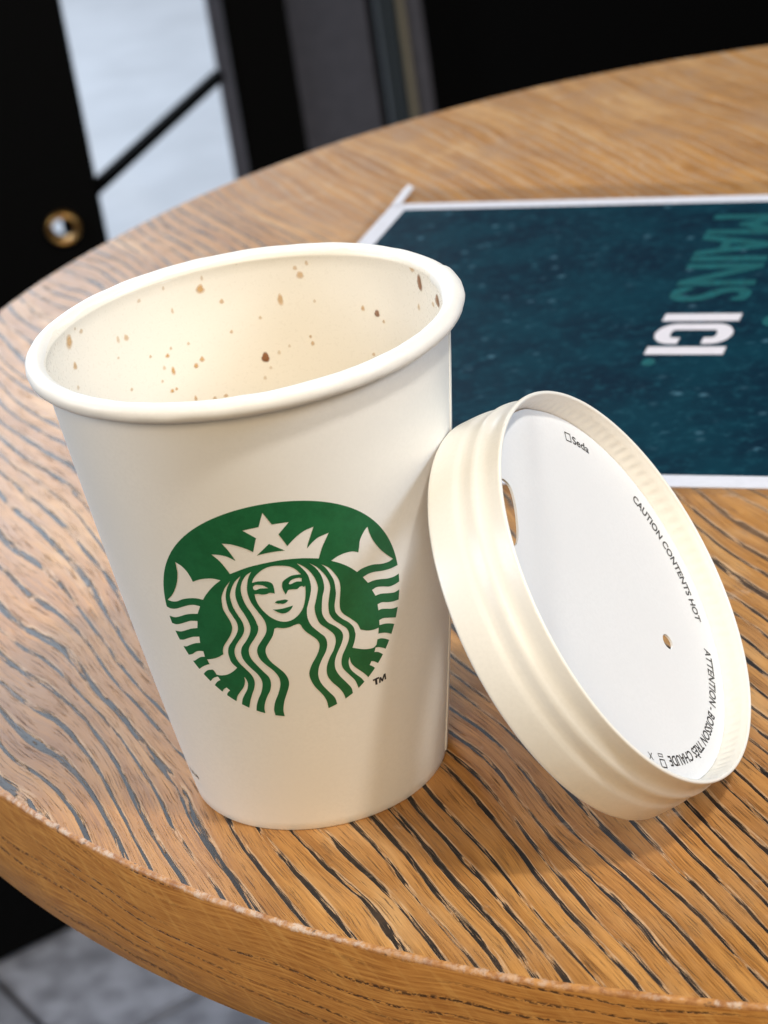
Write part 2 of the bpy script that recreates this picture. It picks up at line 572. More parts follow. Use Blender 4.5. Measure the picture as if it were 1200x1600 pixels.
ZT = H - 1.9
op = [(wall_r(0) - 1.4, 0.25), (wall_r(0) - 0.9, 0.02), (wall_r(0) - 0.15, 0.02), (wall_r(0.3), 0.3)]
op += [(wall_r(z), z) for z in np.linspace(2, ZT, 40)]
v, f = revolve(op, 160, lambda th, r, z, j: tilt(th, r + 0.035 * noise.noise(Vector((math.sin(th) * 2.5, math.cos(th) * 2.5, z * 0.05))) - 0.02, z))
mesh_obj('outer_wall', v, f, M_CUP, cup)
ip = [(lin_r(z), z) for z in np.linspace(5.6, H - RT - 0.3, 40)]
ip += [(40 - RT + (RT + q) * math.cos(a), H - RT + (RT + q) * math.sin(a)) for a, q in zip(np.linspace(PI, PI * 0.66, 9), np.linspace(0.12, -0.2, 9))]
v, f = revolve(ip[::-1], 160, lambda th, r, z, j: tilt(th, r, z))
mesh_obj('lining', v, f, M_CUP_IN, cup)
v, f = revolve([(wall_r(6) - 0.45, 6.2), (wall_r(6) - 2.0, 6.0), (0.01, 6.0)], 96)
mesh_obj('bottom', v, f, M_CUP_IN, cup)
v, f = revolve([(0.01, 5.4), (wall_r(0) - 1.5, 5.4), (wall_r(0) - 1.45, 0.3)], 96)
mesh_obj('foot', v, f, M_CUP, cup)

# rolled rim: a tube, a little flattened, thicker over the side seam
RC, ZC = 40 - RT, H - RT
SEAM0, SEAM1 = math.radians(77), math.radians(104)
nr, nc = 240, 20
verts, faces = [], []
for i in range(nr):
    th = 2 * PI * i / nr
    sm = max(0.0, min(1.0, (th - SEAM0) / 0.12)) * max(0.0, min(1.0, (SEAM1 - th) / 0.03))
    wob = 0.10 * noise.noise(Vector((math.sin(th) * 3, math.cos(th) * 3, 0)))
    for j in range(nc):
        a = 2 * PI * j / nc
        tr = RT * (1 + 0.055 * noise.noise(Vector((math.sin(th) * 9, math.cos(th) * 9, a)))) + 0.30 * sm
        if math.sin(a) > 0.75:
            tr *= 0.97
        r = RC + wob + tr * math.cos(a)
        z = ZC + tr * math.sin(a)
        x, y, z = tilt(th, r, z, 1.0)
        verts.append((x * MM, y * MM, z * MM))
for i in range(nr):
    for j in range(nc):
        a, b = i * nc, ((i + 1) % nr) * nc
        j2 = (j + 1) % nc
        faces.append((a + j, b + j, b + j2, a + j2))
mesh_obj('rim', verts, faces, M_CUP, cup)

# glued side seam: a strip of the overlapping wall
verts, faces = [], []
zz = np.linspace(1.2, ZT - 0.6, 40)
ths = [math.radians(a) for a in (74.0, 74.15, 76, 80, 85, 90)]
offs = [0.0, 0.24, 0.27, 0.26, 0.20, 0.02]
for z in zz:
    for th, d in zip(ths, offs):
        x, y, z2 = tilt(th + math.radians(6.5) * (z / ZT - 0.2) * 0.6, wall_r(z) + d, z)
        verts.append((x * MM, y * MM, z2 * MM))
n6 = len(ths)
for i in range(len(zz) - 1):
    for j in range(n6 - 1):
        faces.append((i * n6 + j, i * n6 + j + 1, (i + 1) * n6 + j + 1, (i + 1) * n6 + j))
faces.append([j for j in reversed(range(n6))])
mesh_obj('side_seam', verts, faces, M_CUP, cup, sharp=40)


# green emblem, printed: outlines (arc at radius 33, height) in mm; '!' marks a corner
EMBLEM_CENTRE=(-1.926,50.302)
EMBLEM_OUTLINE=[22.9698, 0.0592, -0.2898, 0.2407, 0.0303, -0.0453, -0.1607]
EMBLEM=[
    ("W","-19.83,61.70! -18.82,61.02 -18.04,59.97 -17.54,58.65 -17.35,57.75! -16.17,58.25 -14.86,58.55 -13.24,58.60 -11.94,58.24! -13.12,57.39 -14.40,56.21 -15.52,55.00 -16.31,53.96! -17.44,54.16 -18.77,54.09 -20.48,53.68 -22.11,52.95 -23.29,52.73 -24.32,52.87! -22.96,54.07 -21.76,55.56 -20.76,57.34 -20.08,59.27 -19.90,60.66"),
    ("W","15.22,62.99! 15.47,61.61 16.10,59.79 17.30,57.61 18.61,55.91 20.12,54.26! 19.09,54.13 17.52,54.39 15.69,55.02 14.35,55.18 13.24,55.13 12.31,54.83! 11.39,55.90 10.26,57.00 8.95,58.02 7.75,58.81! 9.09,59.32 10.52,59.47 11.73,59.31 12.53,58.93 12.93,58.66! 13.20,59.67 13.46,60.89 14.09,61.96 14.81,62.76"),
    ("W","-25.15,51.28! -24.25,51.01 -22.93,51.21 -21.26,51.88 -19.69,52.46 -18.51,52.66 -17.28,52.48! -18.26,50.74! -19.55,50.59 -21.07,50.20 -22.47,49.60 -23.88,49.14 -25.21,49.22! -28.02,49.04! -27.36,51.33!"),
    ("W","-25.16,47.63! -24.19,47.54 -23.05,47.84 -21.61,48.46 -20.26,48.96 -18.76,49.11! -19.22,47.52! -20.56,47.21 -21.94,46.67 -23.25,46.14 -24.21,45.99 -25.01,46.00! -28.56,44.97! -27.92,47.17!"),
    ("W","-24.65,44.05! -23.52,44.25 -22.32,44.77 -20.90,45.33 -19.39,45.60! -19.62,44.18! -20.86,43.90 -22.31,43.26 -23.25,42.80 -24.13,42.68! -27.30,41.60! -26.74,43.67!"),
    ("W","-23.39,40.89! -22.36,41.24 -21.38,41.89 -20.40,42.27 -19.47,42.31! -19.50,41.08! -20.46,40.89 -21.37,40.38 -22.19,39.82 -22.78,39.63! -25.91,38.57! -25.80,40.30!"),
    ("W","-21.79,37.95! -20.65,38.73 -19.62,39.25 -18.94,39.49! -19.18,40.54! -17.97,40.79 -16.69,41.23 -15.23,42.07! -14.25,42.00! -14.16,41.04 -13.85,40.09 -13.10,39.10! -14.33,38.13 -15.65,37.45 -17.13,37.15 -18.05,37.22! -18.34,38.03 -18.64,38.31! -19.90,37.95 -21.10,36.95! -24.04,35.35! -24.35,36.75!"),
    ("W","-19.92,35.50! -19.06,36.28 -18.20,36.71 -17.82,36.80! -17.48,36.06! -18.29,35.60 -19.17,34.70! -21.12,32.97! -21.90,34.55!"),
    ("W","-17.87,33.31! -17.31,33.99 -16.59,34.43! -15.97,33.82! -16.69,33.19 -16.96,32.67! -18.47,30.89! -19.56,32.23!"),
    ("W","-12.14,37.11! -12.23,36.01 -12.81,34.77 -13.92,33.51 -14.76,32.48 -15.21,31.41! -15.88,29.67! -14.80,29.25! -14.13,30.90! -13.75,31.91 -13.01,33.05 -12.14,34.30 -11.74,35.52 -11.85,36.50"),
    ("W","-10.23,58.05! -11.51,56.59 -12.51,54.76 -12.78,53.36 -12.83,51.97 -12.43,50.57 -12.03,49.17 -12.05,47.88 -12.62,46.58 -13.70,45.13 -14.66,43.90 -15.12,42.91 -15.25,41.99! -14.10,40.69! -14.15,42.25 -13.73,43.70 -12.80,44.91 -11.60,46.46 -10.97,47.75 -10.91,49.16 -11.46,50.81 -11.82,51.97 -11.87,53.83 -11.65,55.21 -11.12,56.58"),
    ("W","-8.17,59.00! -9.40,57.89 -10.39,56.33 -10.91,54.97 -10.97,53.59 -10.85,52.43 -10.36,50.78 -9.80,49.13 -9.79,47.72 -10.24,46.55 -11.37,45.16 -12.27,43.97 -12.77,42.77 -12.83,41.57 -12.47,40.37 -11.50,38.93 -10.54,37.46 -10.25,36.00 -10.65,34.54 -11.43,33.07 -12.16,31.58 -12.79,29.96! -13.45,28.07! -11.87,27.36! -11.42,29.23! -11.03,30.60 -10.32,32.07 -9.44,33.52 -8.82,35.21 -8.82,36.43 -9.31,37.67 -10.22,38.91 -11.02,40.13 -11.49,41.34 -11.50,42.54 -11.06,43.73 -9.93,45.12 -9.03,46.50 -8.55,47.89 -8.67,49.30 -9.13,50.96 -9.67,52.39 -9.94,54.25 -9.75,55.85 -9.11,57.42"),
    ("W","-6.18,59.66! -7.23,59.01 -8.13,57.81 -8.67,56.39 -8.77,54.92 -8.51,53.06 -7.91,51.35 -7.41,49.82 -7.15,48.30 -7.09,48.01 -7.37,46.91 -8.25,45.56 -9.46,44.01 -9.96,42.70 -9.82,41.16 -8.97,39.58 -7.95,37.98 -7.18,36.76 -7.08,35.39 -7.56,33.86 -8.36,32.64 -9.09,31.29 -9.57,29.92 -9.66,28.69! -9.83,27.14! -8.38,26.68! -7.64,28.07! -7.66,29.43 -7.09,31.17 -6.15,32.86 -5.45,34.45 -5.20,35.59 -5.32,36.77 -6.06,38.21 -7.28,39.67 -8.16,41.08 -8.35,42.62 -7.96,43.74 -6.87,45.17 -5.99,46.40 -5.63,47.49 -5.63,48.80 -5.97,49.96 -6.64,51.43 -7.29,52.97 -7.62,54.47 -7.62,55.94 -7.30,57.38 -6.85,58.61"),
    ("W","-4.26,47.22! -3.75,47.39 -2.70,47.12 -1.43,47.14 -0.44,47.41 0.36,47.46 0.70,47.07! 0.92,46.37 1.50,45.39 2.33,44.44 3.16,43.38 3.49,42.35 3.29,41.27 2.60,39.92 1.67,38.63 0.99,37.44 0.66,36.36 0.79,34.97 1.39,33.29 2.09,32.15 2.79,30.90 3.23,29.62 3.36,28.01! 3.15,25.89! -6.02,25.90! -5.79,27.78! -5.79,29.07 -5.33,30.81 -4.58,32.49 -3.80,34.15 -3.53,35.18 -3.58,36.16 -4.03,37.38 -4.97,38.66 -5.92,39.83 -6.53,40.95 -6.76,42.31 -6.47,43.42 -5.71,44.48 -4.84,45.70 -4.38,46.77"),
    ("W","-6.49,57.30! -6.10,58.17 -5.27,59.07 -4.09,59.90 -2.69,60.31 -0.96,60.11 0.46,59.63 1.39,58.84 2.13,57.72! 2.53,56.20 2.57,54.74 2.44,53.50 2.13,52.11 1.63,50.76 0.84,49.65 -0.05,48.91 -1.06,48.47 -2.17,48.43 -3.35,48.87 -4.58,49.88 -5.57,51.31 -6.18,52.67 -6.43,53.81 -6.46,54.92 -6.60,55.85"),
    ("W","1.77,59.97! 2.38,59.50 3.30,58.53 4.05,57.25 4.56,55.84 4.77,54.14 4.50,52.94 3.97,51.26 3.64,50.24 3.69,48.38 4.17,46.62 5.41,45.10 6.47,43.61 6.68,42.13 6.09,40.43 5.03,38.84 4.28,37.14 4.13,35.26 4.79,33.63 6.11,31.79 6.84,30.35 7.15,29.08! 7.14,27.08! 5.23,26.66! 5.27,28.38! 4.97,29.93 3.87,31.70 2.73,33.69 2.34,35.49 2.70,37.32 3.57,39.01 4.50,40.42 4.97,41.94 4.78,43.41 3.73,44.87 2.55,46.59 2.09,48.33 2.21,50.15 2.53,51.09 3.15,52.76 3.54,54.30 3.55,55.76 3.29,57.28 2.57,58.73"),
    ("W","3.91,59.45! 5.07,58.37 6.21,56.57 6.81,55.02 6.99,53.60 6.67,52.11 6.26,50.40 6.16,49.51 6.19,48.12 6.84,46.64 8.14,45.17 9.09,44.03 9.44,42.86 9.25,41.52 8.41,39.92 7.59,38.53 7.23,36.98 7.48,35.70 8.63,33.89 9.61,32.34 10.17,30.50! 10.67,28.82! 9.15,28.13! 8.82,29.83! 8.65,30.98 7.78,32.48 6.46,34.59 5.89,36.20 5.98,37.85 6.60,39.32 7.67,41.11 8.21,42.58 7.99,43.82 7.07,45.06 5.59,46.56 4.89,48.28 4.95,49.88 5.36,52.05 5.84,53.51 5.90,54.85 5.62,56.52 4.86,58.21"),
    ("W","5.91,58.64! 7.12,57.63 8.12,55.95 8.75,54.38 8.84,52.98 8.63,51.46 8.34,49.73 8.33,48.35 8.80,47.27 10.14,45.75 11.31,44.27 11.75,43.06 11.83,42.73! 11.04,41.58! 10.72,42.40 10.48,43.77 9.64,45.12 8.29,46.51 7.41,47.96 7.30,49.15 7.44,50.03 7.84,51.73 7.89,53.08 7.78,54.71 7.18,56.48 6.55,57.81"),
    ("W","10.76,43.20! 11.84,42.79! 13.15,42.05 14.54,41.67 15.76,41.61! 15.58,40.42! 16.64,40.13 17.76,39.61 18.65,38.98! 20.79,37.56! 19.87,36.69! 17.99,37.97! 17.04,38.67 16.06,39.17 15.26,39.27! 14.98,38.26! 14.33,37.89 13.25,38.02 11.88,38.48 9.81,39.55! 10.40,40.87 10.72,42.16"),
    ("W","13.34,53.34! 14.43,53.57 15.79,53.45 17.64,52.92 19.36,52.59 20.39,52.52 21.14,52.51! 23.13,52.34! 23.29,50.24! 21.34,50.66! 20.26,50.56 18.72,50.81 17.04,51.38 15.65,51.75 14.27,51.78!"),
    ("W","14.98,49.99! 15.98,50.16 17.39,49.70 18.85,49.05 20.14,48.91 21.23,48.97! 23.20,48.70! 23.10,46.94! 21.21,47.34! 20.03,47.30 18.50,47.78 16.80,48.41 15.61,48.50!"),
    ("W","15.92,46.57! 16.90,46.57 18.36,45.96 19.65,45.56 20.94,45.35! 22.83,44.79! 22.74,43.23! 20.63,43.96! 19.28,44.17 17.77,44.80 16.67,45.22 16.00,45.21!"),
    ("W","16.00,43.13! 16.88,43.16 18.13,42.73 19.94,41.97! 21.88,41.11! 21.21,39.80! 19.45,40.81! 18.29,41.43 17.03,41.89 15.99,42.04!"),
    ("W","14.36,36.86! 14.69,37.74! 15.42,37.53 16.39,36.95 17.00,36.50! 18.78,35.07! 17.76,34.11! 16.28,35.58! 15.68,36.15 15.09,36.61"),
    ("W","13.05,34.54! 13.53,35.23! 14.19,34.87 15.01,34.18! 16.31,32.60! 15.45,31.77! 14.19,33.44! 13.74,33.96"),
    ("W","9.02,37.86! 9.15,36.58 9.92,35.24 11.18,33.82 12.14,32.62 12.50,32.05! 12.96,30.86! 11.80,30.34! 11.54,31.40! 11.03,32.32 9.77,33.85 8.89,35.24 8.68,36.74"),
    ("W","-9.97,59.51! -10.46,60.67 -11.27,62.27 -12.41,63.68! -11.19,63.58 -9.78,63.12 -8.46,62.18! -8.83,63.18 -9.47,64.67 -10.16,65.87! -8.73,65.63 -7.37,65.07 -6.05,64.33 -5.15,63.64! -4.21,66.39! -6.19,68.21! -3.43,68.53! -2.38,71.24! -1.23,68.66! 1.58,68.51! -0.42,66.47! 0.69,63.83! 1.61,64.68 2.74,65.54 3.99,66.17 5.54,66.51! 4.88,65.04 4.26,63.63 3.90,62.52! 4.82,63.38 5.96,64.10 6.89,64.33 7.98,64.50! 7.23,63.25 6.46,61.90 5.64,59.93! 4.44,60.34 2.70,60.81 0.67,61.13 -1.37,61.23 -4.04,61.06 -6.79,60.60"),
    ("G","-4.62,62.89! -2.27,64.88! 0.14,63.03! -1.08,63.14 -2.98,63.10"),
    ("G","-6.71,57.29! -5.69,57.52 -4.64,57.49 -3.64,57.24 -3.04,56.74 -2.87,55.99 -2.89,54.62! -3.29,54.76 -3.73,54.90 -4.36,54.72 -5.13,54.71 -5.85,54.94 -6.46,54.92! -6.81,55.50!"),
    ("G","2.19,57.60! 1.38,57.72 0.47,57.70 -0.48,57.30 -1.16,56.77 -1.40,56.00 -1.35,55.07 -1.05,54.06! -0.75,54.50 -0.47,54.90 0.22,54.90 1.11,54.77 1.62,55.12 2.01,55.19 2.35,54.89! 3.25,55.84!"),
    ("G","-3.20,52.74! -2.74,53.03 -2.05,53.04 -1.28,53.04 -0.79,52.76! -1.23,52.39 -1.79,52.22 -2.31,52.37 -2.76,52.43"),
    ("G","-3.83,51.36! -3.11,51.24 -1.87,51.27 -1.08,51.38 -0.10,51.52! -0.63,50.79 -1.40,50.30 -2.19,50.22 -2.91,50.56 -3.45,51.02"),
    ("W","-6.48,56.48! -6.04,56.85 -5.37,56.81 -4.65,56.57 -4.19,56.19 -3.87,55.87! -4.60,55.98 -5.35,56.02 -5.92,55.83 -6.30,55.82 -6.47,56.11"),
    ("W","-0.20,56.21! 0.26,56.75 0.97,56.98 1.73,56.99 2.19,56.80! 2.10,56.13! 1.48,56.28 0.87,56.25 0.23,56.02 -0.14,56.07"),
    ("T","13.43,31.11! 14.89,31.19! 14.95,30.78! 14.44,30.80! 14.47,29.68! 13.99,29.73! 13.93,30.79! 13.52,30.76!"),
    ("T","14.82,29.80! 15.02,30.94! 15.39,30.96! 15.65,30.39! 16.09,31.26! 16.55,31.30! 16.63,29.97! 16.26,29.97! 16.21,30.73! 15.79,29.80! 15.56,29.85! 15.21,30.48! 15.26,29.78!"),
]



def parse(s):
    o = []
    for tok in s.split():
        c = tok.endswith('!')
        a, b = tok.rstrip('!').split(',')
        o.append((float(a), float(b), c))
    return o


def smooth_outline(pts, n=6):
    out, L = [], len(pts)
    P = [np.array(p[:2]) for p in pts]
    for i in range(L):
        p1, p2 = P[i], P[(i + 1) % L]
        p0 = P[i - 1] if not pts[i][2] else 2 * p1 - p2
        p3 = P[(i + 2) % L] if not pts[(i + 1) % L][2] else 2 * p2 - p1
        if pts[i][2] and pts[(i + 1) % L][2]:
            out.append(p1)
            continue
        d = np.linalg.norm(p2 - p1) + 1e-9
        m1 = (p2 - p0) * d / (np.linalg.norm(p2 - p1) + np.linalg.norm(p1 - p0) + 1e-9)
        m2 = (p3 - p1) * d / (np.linalg.norm(p3 - p2) + np.linalg.norm(p2 - p1) + 1e-9)
        for k in range(n):
            s = k / n
            h = (2 * s**3 - 3 * s**2 + 1) * p1 + (s**3 - 2 * s**2 + s) * m1 + (-2 * s**3 + 3 * s**2) * p2 + (s**3 - s**2) * m2
            out.append(h)
    return np.array(out)


def inside(poly, pts):
    x, y = pts[:, 0], pts[:, 1]
    res = np.zeros(len(pts), bool)
    a, b = poly, np.roll(poly, -1, 0)
    for (x0, y0), (x1, y1) in zip(a, b):
        if y0 == y1:
            continue
        c = ((y0 > y) != (y1 > y)) & (x < (x1 - x0) * (y - y0) / (y1 - y0) + x0)
        res ^= c
    return res


def planar_layers(polys, grid):
    """polys: [(paint, outline)] painted in order; triangles of the plane with the last paint on each"""
    vs_, es_ = [], []
    for _, pl in polys:
        s = len(vs_)
        vs_ += [Vector(p) for p in pl]
        es_ += [(s + i, s + (i + 1) % len(pl)) for i in range(len(pl))]
    vs_ += [Vector(p) for p in grid]
    V, E, F, *_ = delaunay_2d_cdt(vs_, es_, [], 0, 1e-5)
    V = np.array([tuple(v) for v in V])
    F = np.array([tuple(f) for f in F if len(f) == 3])
    cen = V[F].mean(1)
    paint = np.full(len(F), -1)
    for k, pl in polys:
        paint[inside(pl, cen)] = k
    return V, F, paint


def on_cup(a, z, off):
    th = a / 33.0
    x, y, z2 = tilt(th, wall_r(z) + off, z)
    return (x * MM, y * MM, z2 * MM)


ang = np.linspace(0, 2 * PI, 181)[:-1]
co = EMBLEM_OUTLINE
rad = co[0] + sum(co[1 + 2 * (k - 1)] * np.cos(k * ang) + co[2 + 2 * (k - 1)] * np.sin(k * ang) for k in (1, 2, 3))
disc = np.stack([EMBLEM_CENTRE[0] + rad * np.cos(ang), EMBLEM_CENTRE[1] + rad * np.sin(ang)], -1)
polys = [(1, disc)]
for kind, body in EMBLEM:
    if kind in 'WG':
        polys.append((1 if kind == 'G' else 0, smooth_outline(parse(body))))
inner_disc = EMBLEM_CENTRE + (disc - EMBLEM_CENTRE) * 1.0
gx, gz = np.meshgrid(np.arange(-26, 30, 1.3), np.arange(20, 74, 1.9))
grid = np.stack([gx.ravel(), gz.ravel()], -1)
V, F, paint = planar_layers(polys, grid)
cenF = V[F].mean(1)
keep = F[(paint == 1) & inside(disc, cenF)]
used = np.unique(keep)
remap = {u_: i for i, u_ in enumerate(used)}
ev = [on_cup(V[i][0], V[i][1], 0.045) for i in used]
ef = []
for t3 in keep:
    a, b, c = V[t3]
    if (b[0] - a[0]) * (c[1] - a[1]) - (b[1] - a[1]) * (c[0] - a[0]) < 0:
        t3 = t3[::-1]
    ef.append([remap[i] for i in t3])
mesh_obj('emblem', ev, ef, M_GREEN, cup)
tm = [parse(b) for k, b in EMBLEM if k == 'T']
tv2, tf2 = [], []
for pl in tm:
    p2 = np.array([p[:2] for p in pl])
    V, F, pt = planar_layers([(1, p2)], [])
    s = len(tv2)
    tv2 += [on_cup(q[0], q[1], 0.05) for q in V]
    for t3 in F[pt == 1]:
        a, b, c = V[t3]
        if (b[0] - a[0]) * (c[1] - a[1]) - (b[1] - a[1]) * (c[0] - a[0]) < 0:
            t3 = t3[::-1]
        tf2.append([s + int(i) for i in t3])
mesh_obj('trademark', tv2, tf2, M_BLACKINK, cup)
# the end of a line of very small print by the left edge, too small to read
tv2, tf2 = [], []
for k, (a, w, h, dz) in enumerate(((-42.6, 0.5, 1.0, 0.1), (-41.7, 0.45, 0.8, 0), (-40.9, 0.5, 0.85, 0.05), (-40.1, 0.3, 1.0, 0), (-39.4, 0.5, 0.75, 0), (-38.5, 0.45, 0.8, 0.1), (-37.8, 0.35, 0.8, 0))):
    s = len(tv2)
    z0 = 7.0 + dz
    tv2 += [on_cup(a, z0, 0.05), on_cup(a + w, z0, 0.05), on_cup(a + w * 0.9, z0 + h, 0.05), on_cup(a + w * 0.2, z0 + h, 0.05)]
    tf2.append((s, s + 1, s + 2, s + 3))
mesh_obj('small_print', tv2, tf2, M_BLACKINK, cup)

# coffee specks on the lining: (theta, height, half width, half height, strength)
SPOTS=[(-116.0,89.9,1.38,1.46,0.6),(-115.6,85.0,0.81,0.92,0.5),(-123.3,90.1,0.69,0.54,0.3),(-140.8,84.3,0.69,0.74,0.35),(-137.6,84.7,0.48,0.8,0.2),(-147.6,78.8,0.36,0.37,0.45),(-113.5,81.1,0.62,0.49,0.25),(-137.5,74.3,0.4,0.43,0.35),(-135.8,81.3,0.41,0.31,0.25),(-120.5,91.3,0.41,0.36,0.2),(-132.7,92.7,0.51,0.42,0.15),(-148.3,90.2,0.5,0.49,0.2),(-168.6,88.8,0.96,1.01,0.65),(-169.7,90.9,0.32,0.63,0.2),(-166.6,92.8,0.58,0.57,0.3),(-157.1,91.0,0.33,0.5,0.2),(179.0,92.6,0.44,0.57,0.25),(-174.5,85.3,0.5,0.58,0.45),(-158.5,86.0,0.33,0.69,0.25),(159.9,88.5,0.85,0.84,0.45),(161.2,90.0,0.52,0.51,0.3),(157.3,90.9,0.39,0.58,0.3),(167.3,83.9,0.64,1.3,0.5),(174.5,80.7,0.38,0.39,0.3),(-175.7,78.9,0.38,0.45,0.4),(174.9,72.6,0.88,1.05,1.0),(-164.6,74.9,0.59,0.64,0.6),(-162.2,73.9,0.6,0.58,0.65),(-153.5,77.7,0.56,0.5,0.6),(-154.2,74.4,0.49,0.95,0.65),(-155.2,78.9,0.34,0.38,0.35),(-161.3,78.7,0.4,0.38,0.3),(-152.1,70.6,0.53,0.48,0.6),(-153.8,70.7,0.42,0.38,0.55),(-149.6,73.2,0.36,0.38,0.3),(-151.4,75.6,0.42,0.5,0.25),(-159.6,67.6,0.41,0.64,0.55),(-166.0,66.5,0.52,0.39,0.5),(-169.9,66.4,0.58,0.39,0.5),(159.1,75.9,0.33,0.39,0.5),(158.6,74.5,0.46,0.53,0.5),(166.5,74.3,0.32,0.39,0.2),(156.3,83.1,0.33,0.39,0.25),(170.2,73.2,0.45,0.52,0.15),(173.7,70.3,0.38,0.39,0.15),(176.1,68.4,0.44,0.46,0.2),(139.4,81.9,0.54,0.59,0.55),(133.9,81.2,0.7,0.72,0.8),(131.4,79.8,0.43,0.39,0.5),(115.5,92.3,0.94,0.89,0.5),(111.8,89.9,0.92,1.67,0.85),(98.7,88.7,1.41,1.22,0.95),(113.6,84.8,0.5,0.77,0.35),(103.3,87.1,0.73,0.58,0.4),(136.5,72.8,0.48,0.46,0.4)]
for th0, z0, hw, hh, st in SPOTS:
    nsg, nrg = 18, 6
    verts, faces, cov = [], [], []
    seed = rnd.uniform(0, 50)
    for j in range(nrg + 1):
        q = j / nrg
        for i in range(nsg):
            a = 2 * PI * i / nsg
            wv = 1 + 0.22 * noise.noise(Vector((math.cos(a) * 1.1, math.sin(a) * 1.1, seed)))
            dx, dz = hw * 1.15 * q * math.cos(a) * wv, hh * 1.1 * q * math.sin(a) * wv
            if dz > 0:
                dx *= 1 - 0.25 * q
            z = min(z0 + dz, ZT - 0.1)
            r = lin_r(z) - 0.05 - (0.16 if st > 0.75 else 0.04) * (1 - q * q)
            x, y, zt = tilt(math.radians(th0) + dx / 36.0, r, z)
            verts.append((x * MM, y * MM, zt * MM))
            fe = 0.62 if st > 0.75 else 0.35
            edge = 1 - max(0.0, (q - fe) / (1 - fe)) ** 1.3
            cov.append(min(1.0, edge * (0.18 + 0.70 * st)) * (0.82 + 0.18 * q))
    for j in range(nrg):
        for i in range(nsg):
            i2 = (i + 1) % nsg
            faces.append((j * nsg + i, j * nsg + i2, (j + 1) * nsg + i2, (j + 1) * nsg + i))
    o = mesh_obj('coffee_stain', verts, faces, M_DROP if st > 0.75 else M_STAIN, cup)
    at = o.data.attributes.new('cover', 'FLOAT', 'POINT')
    at.data.foreach_set('value', cov)

# ------------------------------------------------------------------ lid leaning on the cup
LC = Vector((60.577, -28.6329, 42.2008)) * MM
LU = Vector((0.398317, 0.917248, 0))
LV = Vector((-0.440195, 0.191156, 0.877318))
LN = Vector((0.804718, -0.349451, 0.479909))
lid = tag(empty('takeaway_lid', LC, Matrix((LU, LV, LN)).transposed()),
          'round white paper lid leaning on its edge against the cup, printed top facing right', 'lid')


def lid_rev(profile, n, fn=None):
    """(r, depth below the top edge) mm; angle from LU towards LV"""
    verts, faces = [], []
    k = len(profile)
    for i in range(n):
        a = 2 * PI * i / n
        for j, (r, s) in enumerate(profile):
            rr, ss = (r, s) if fn is None else fn(a, r, s, j)
            verts.append((rr * math.cos(a) * MM, rr * math.sin(a) * MM, -ss * MM))
    for i in range(n):
        a, b = i * k, ((i + 1) % n) * k
        for j in range(k - 1):
            faces.append((a + j, a + j + 1, b + j + 1, b + j))
    return verts, faces


DISC_S, DISC_R = 4.70, 36.95


def fine(pts, n=4):
    P = [np.array(p, float) for p in pts]
    out = []
    for i in range(len(P) - 1):
        p0 = P[max(i - 1, 0)]; p1 = P[i]; p2 = P[i + 1]; p3 = P[min(i + 2, len(P) - 1)]
        for k in range(n):
            s = k / n
            out.append(tuple(0.5 * (2 * p1 + (p2 - p0) * s + (2 * p0 - 5 * p1 + 4 * p2 - p3) * s * s + (3 * p1 - p0 - 3 * p2 + p3) * s**3)))
    out.append(tuple(P[-1]))
    return out


bead = [(38.22 + 0.4 * math.cos(a), 0.4 - 0.4 * math.sin(a)) for a in np.linspace(PI, 0, 9)]
outer = fine([(38.62, 0.5), (38.55, 1.4), (38.45, 2.6), (38.52, 3.6), (38.80, 4.5), (39.10, 5.2), (39.22, 5.9), (39.16, 6.7), (39.10, 7.5), (39.18, 8.4), (39.42, 9.2), (39.60, 10.0), (39.78, 12.0), (39.93, 14.6)])
skirt_p = bead + outer[1:] + [(39.85, 14.9), (39.45, 14.93), (39.3, 14.4), (39.1, 10.0), (38.7, 9.0), (38.4, 7.5), (38.4, 5.6)]


def skirt_wob(a, r, s, j):
    w = 0.10 * noise.noise(Vector((math.cos(a) * 2.2, math.sin(a) * 2.2, s * 0.1)))
    w += 0.03 * noise.noise(Vector((math.cos(a) * 14, math.sin(a) * 14, s * 0.25)))
    return r + w * min(1, s / 3), s


v, f = lid_rev(skirt_p, 240, skirt_wob)
mesh_obj('skirt', v, f, M_LID, lid)


def crimp(a, r, s, j):
    k = max(0.0, 1 - abs(s - 3.1) / 1.9)
    amp = 0.5 + 0.5 * noise.noise(Vector((math.cos(a) * 5, math.sin(a) * 5, 3)))
    rib = math.sin(a * 104 + 1.2 * noise.noise(Vector((math.cos(a) * 9, math.sin(a) * 9, 1))))
    return r + 0.085 * k * (0.4 + amp) * rib, s


v, f = lid_rev([(37.83, 0.40), (37.72, 0.8), (37.5, 1.3), (37.42, 2.0), (37.36, 2.6), (37.30, 3.2), (37.22, 3.8), (37.15, 4.3), (37.08, 4.75), (37.0, 5.3)], 1040, crimp)
mesh_obj('inner_wall', [(x, y, z) for x, y, z in v], [q[::-1] for q in f], M_LID, lid)

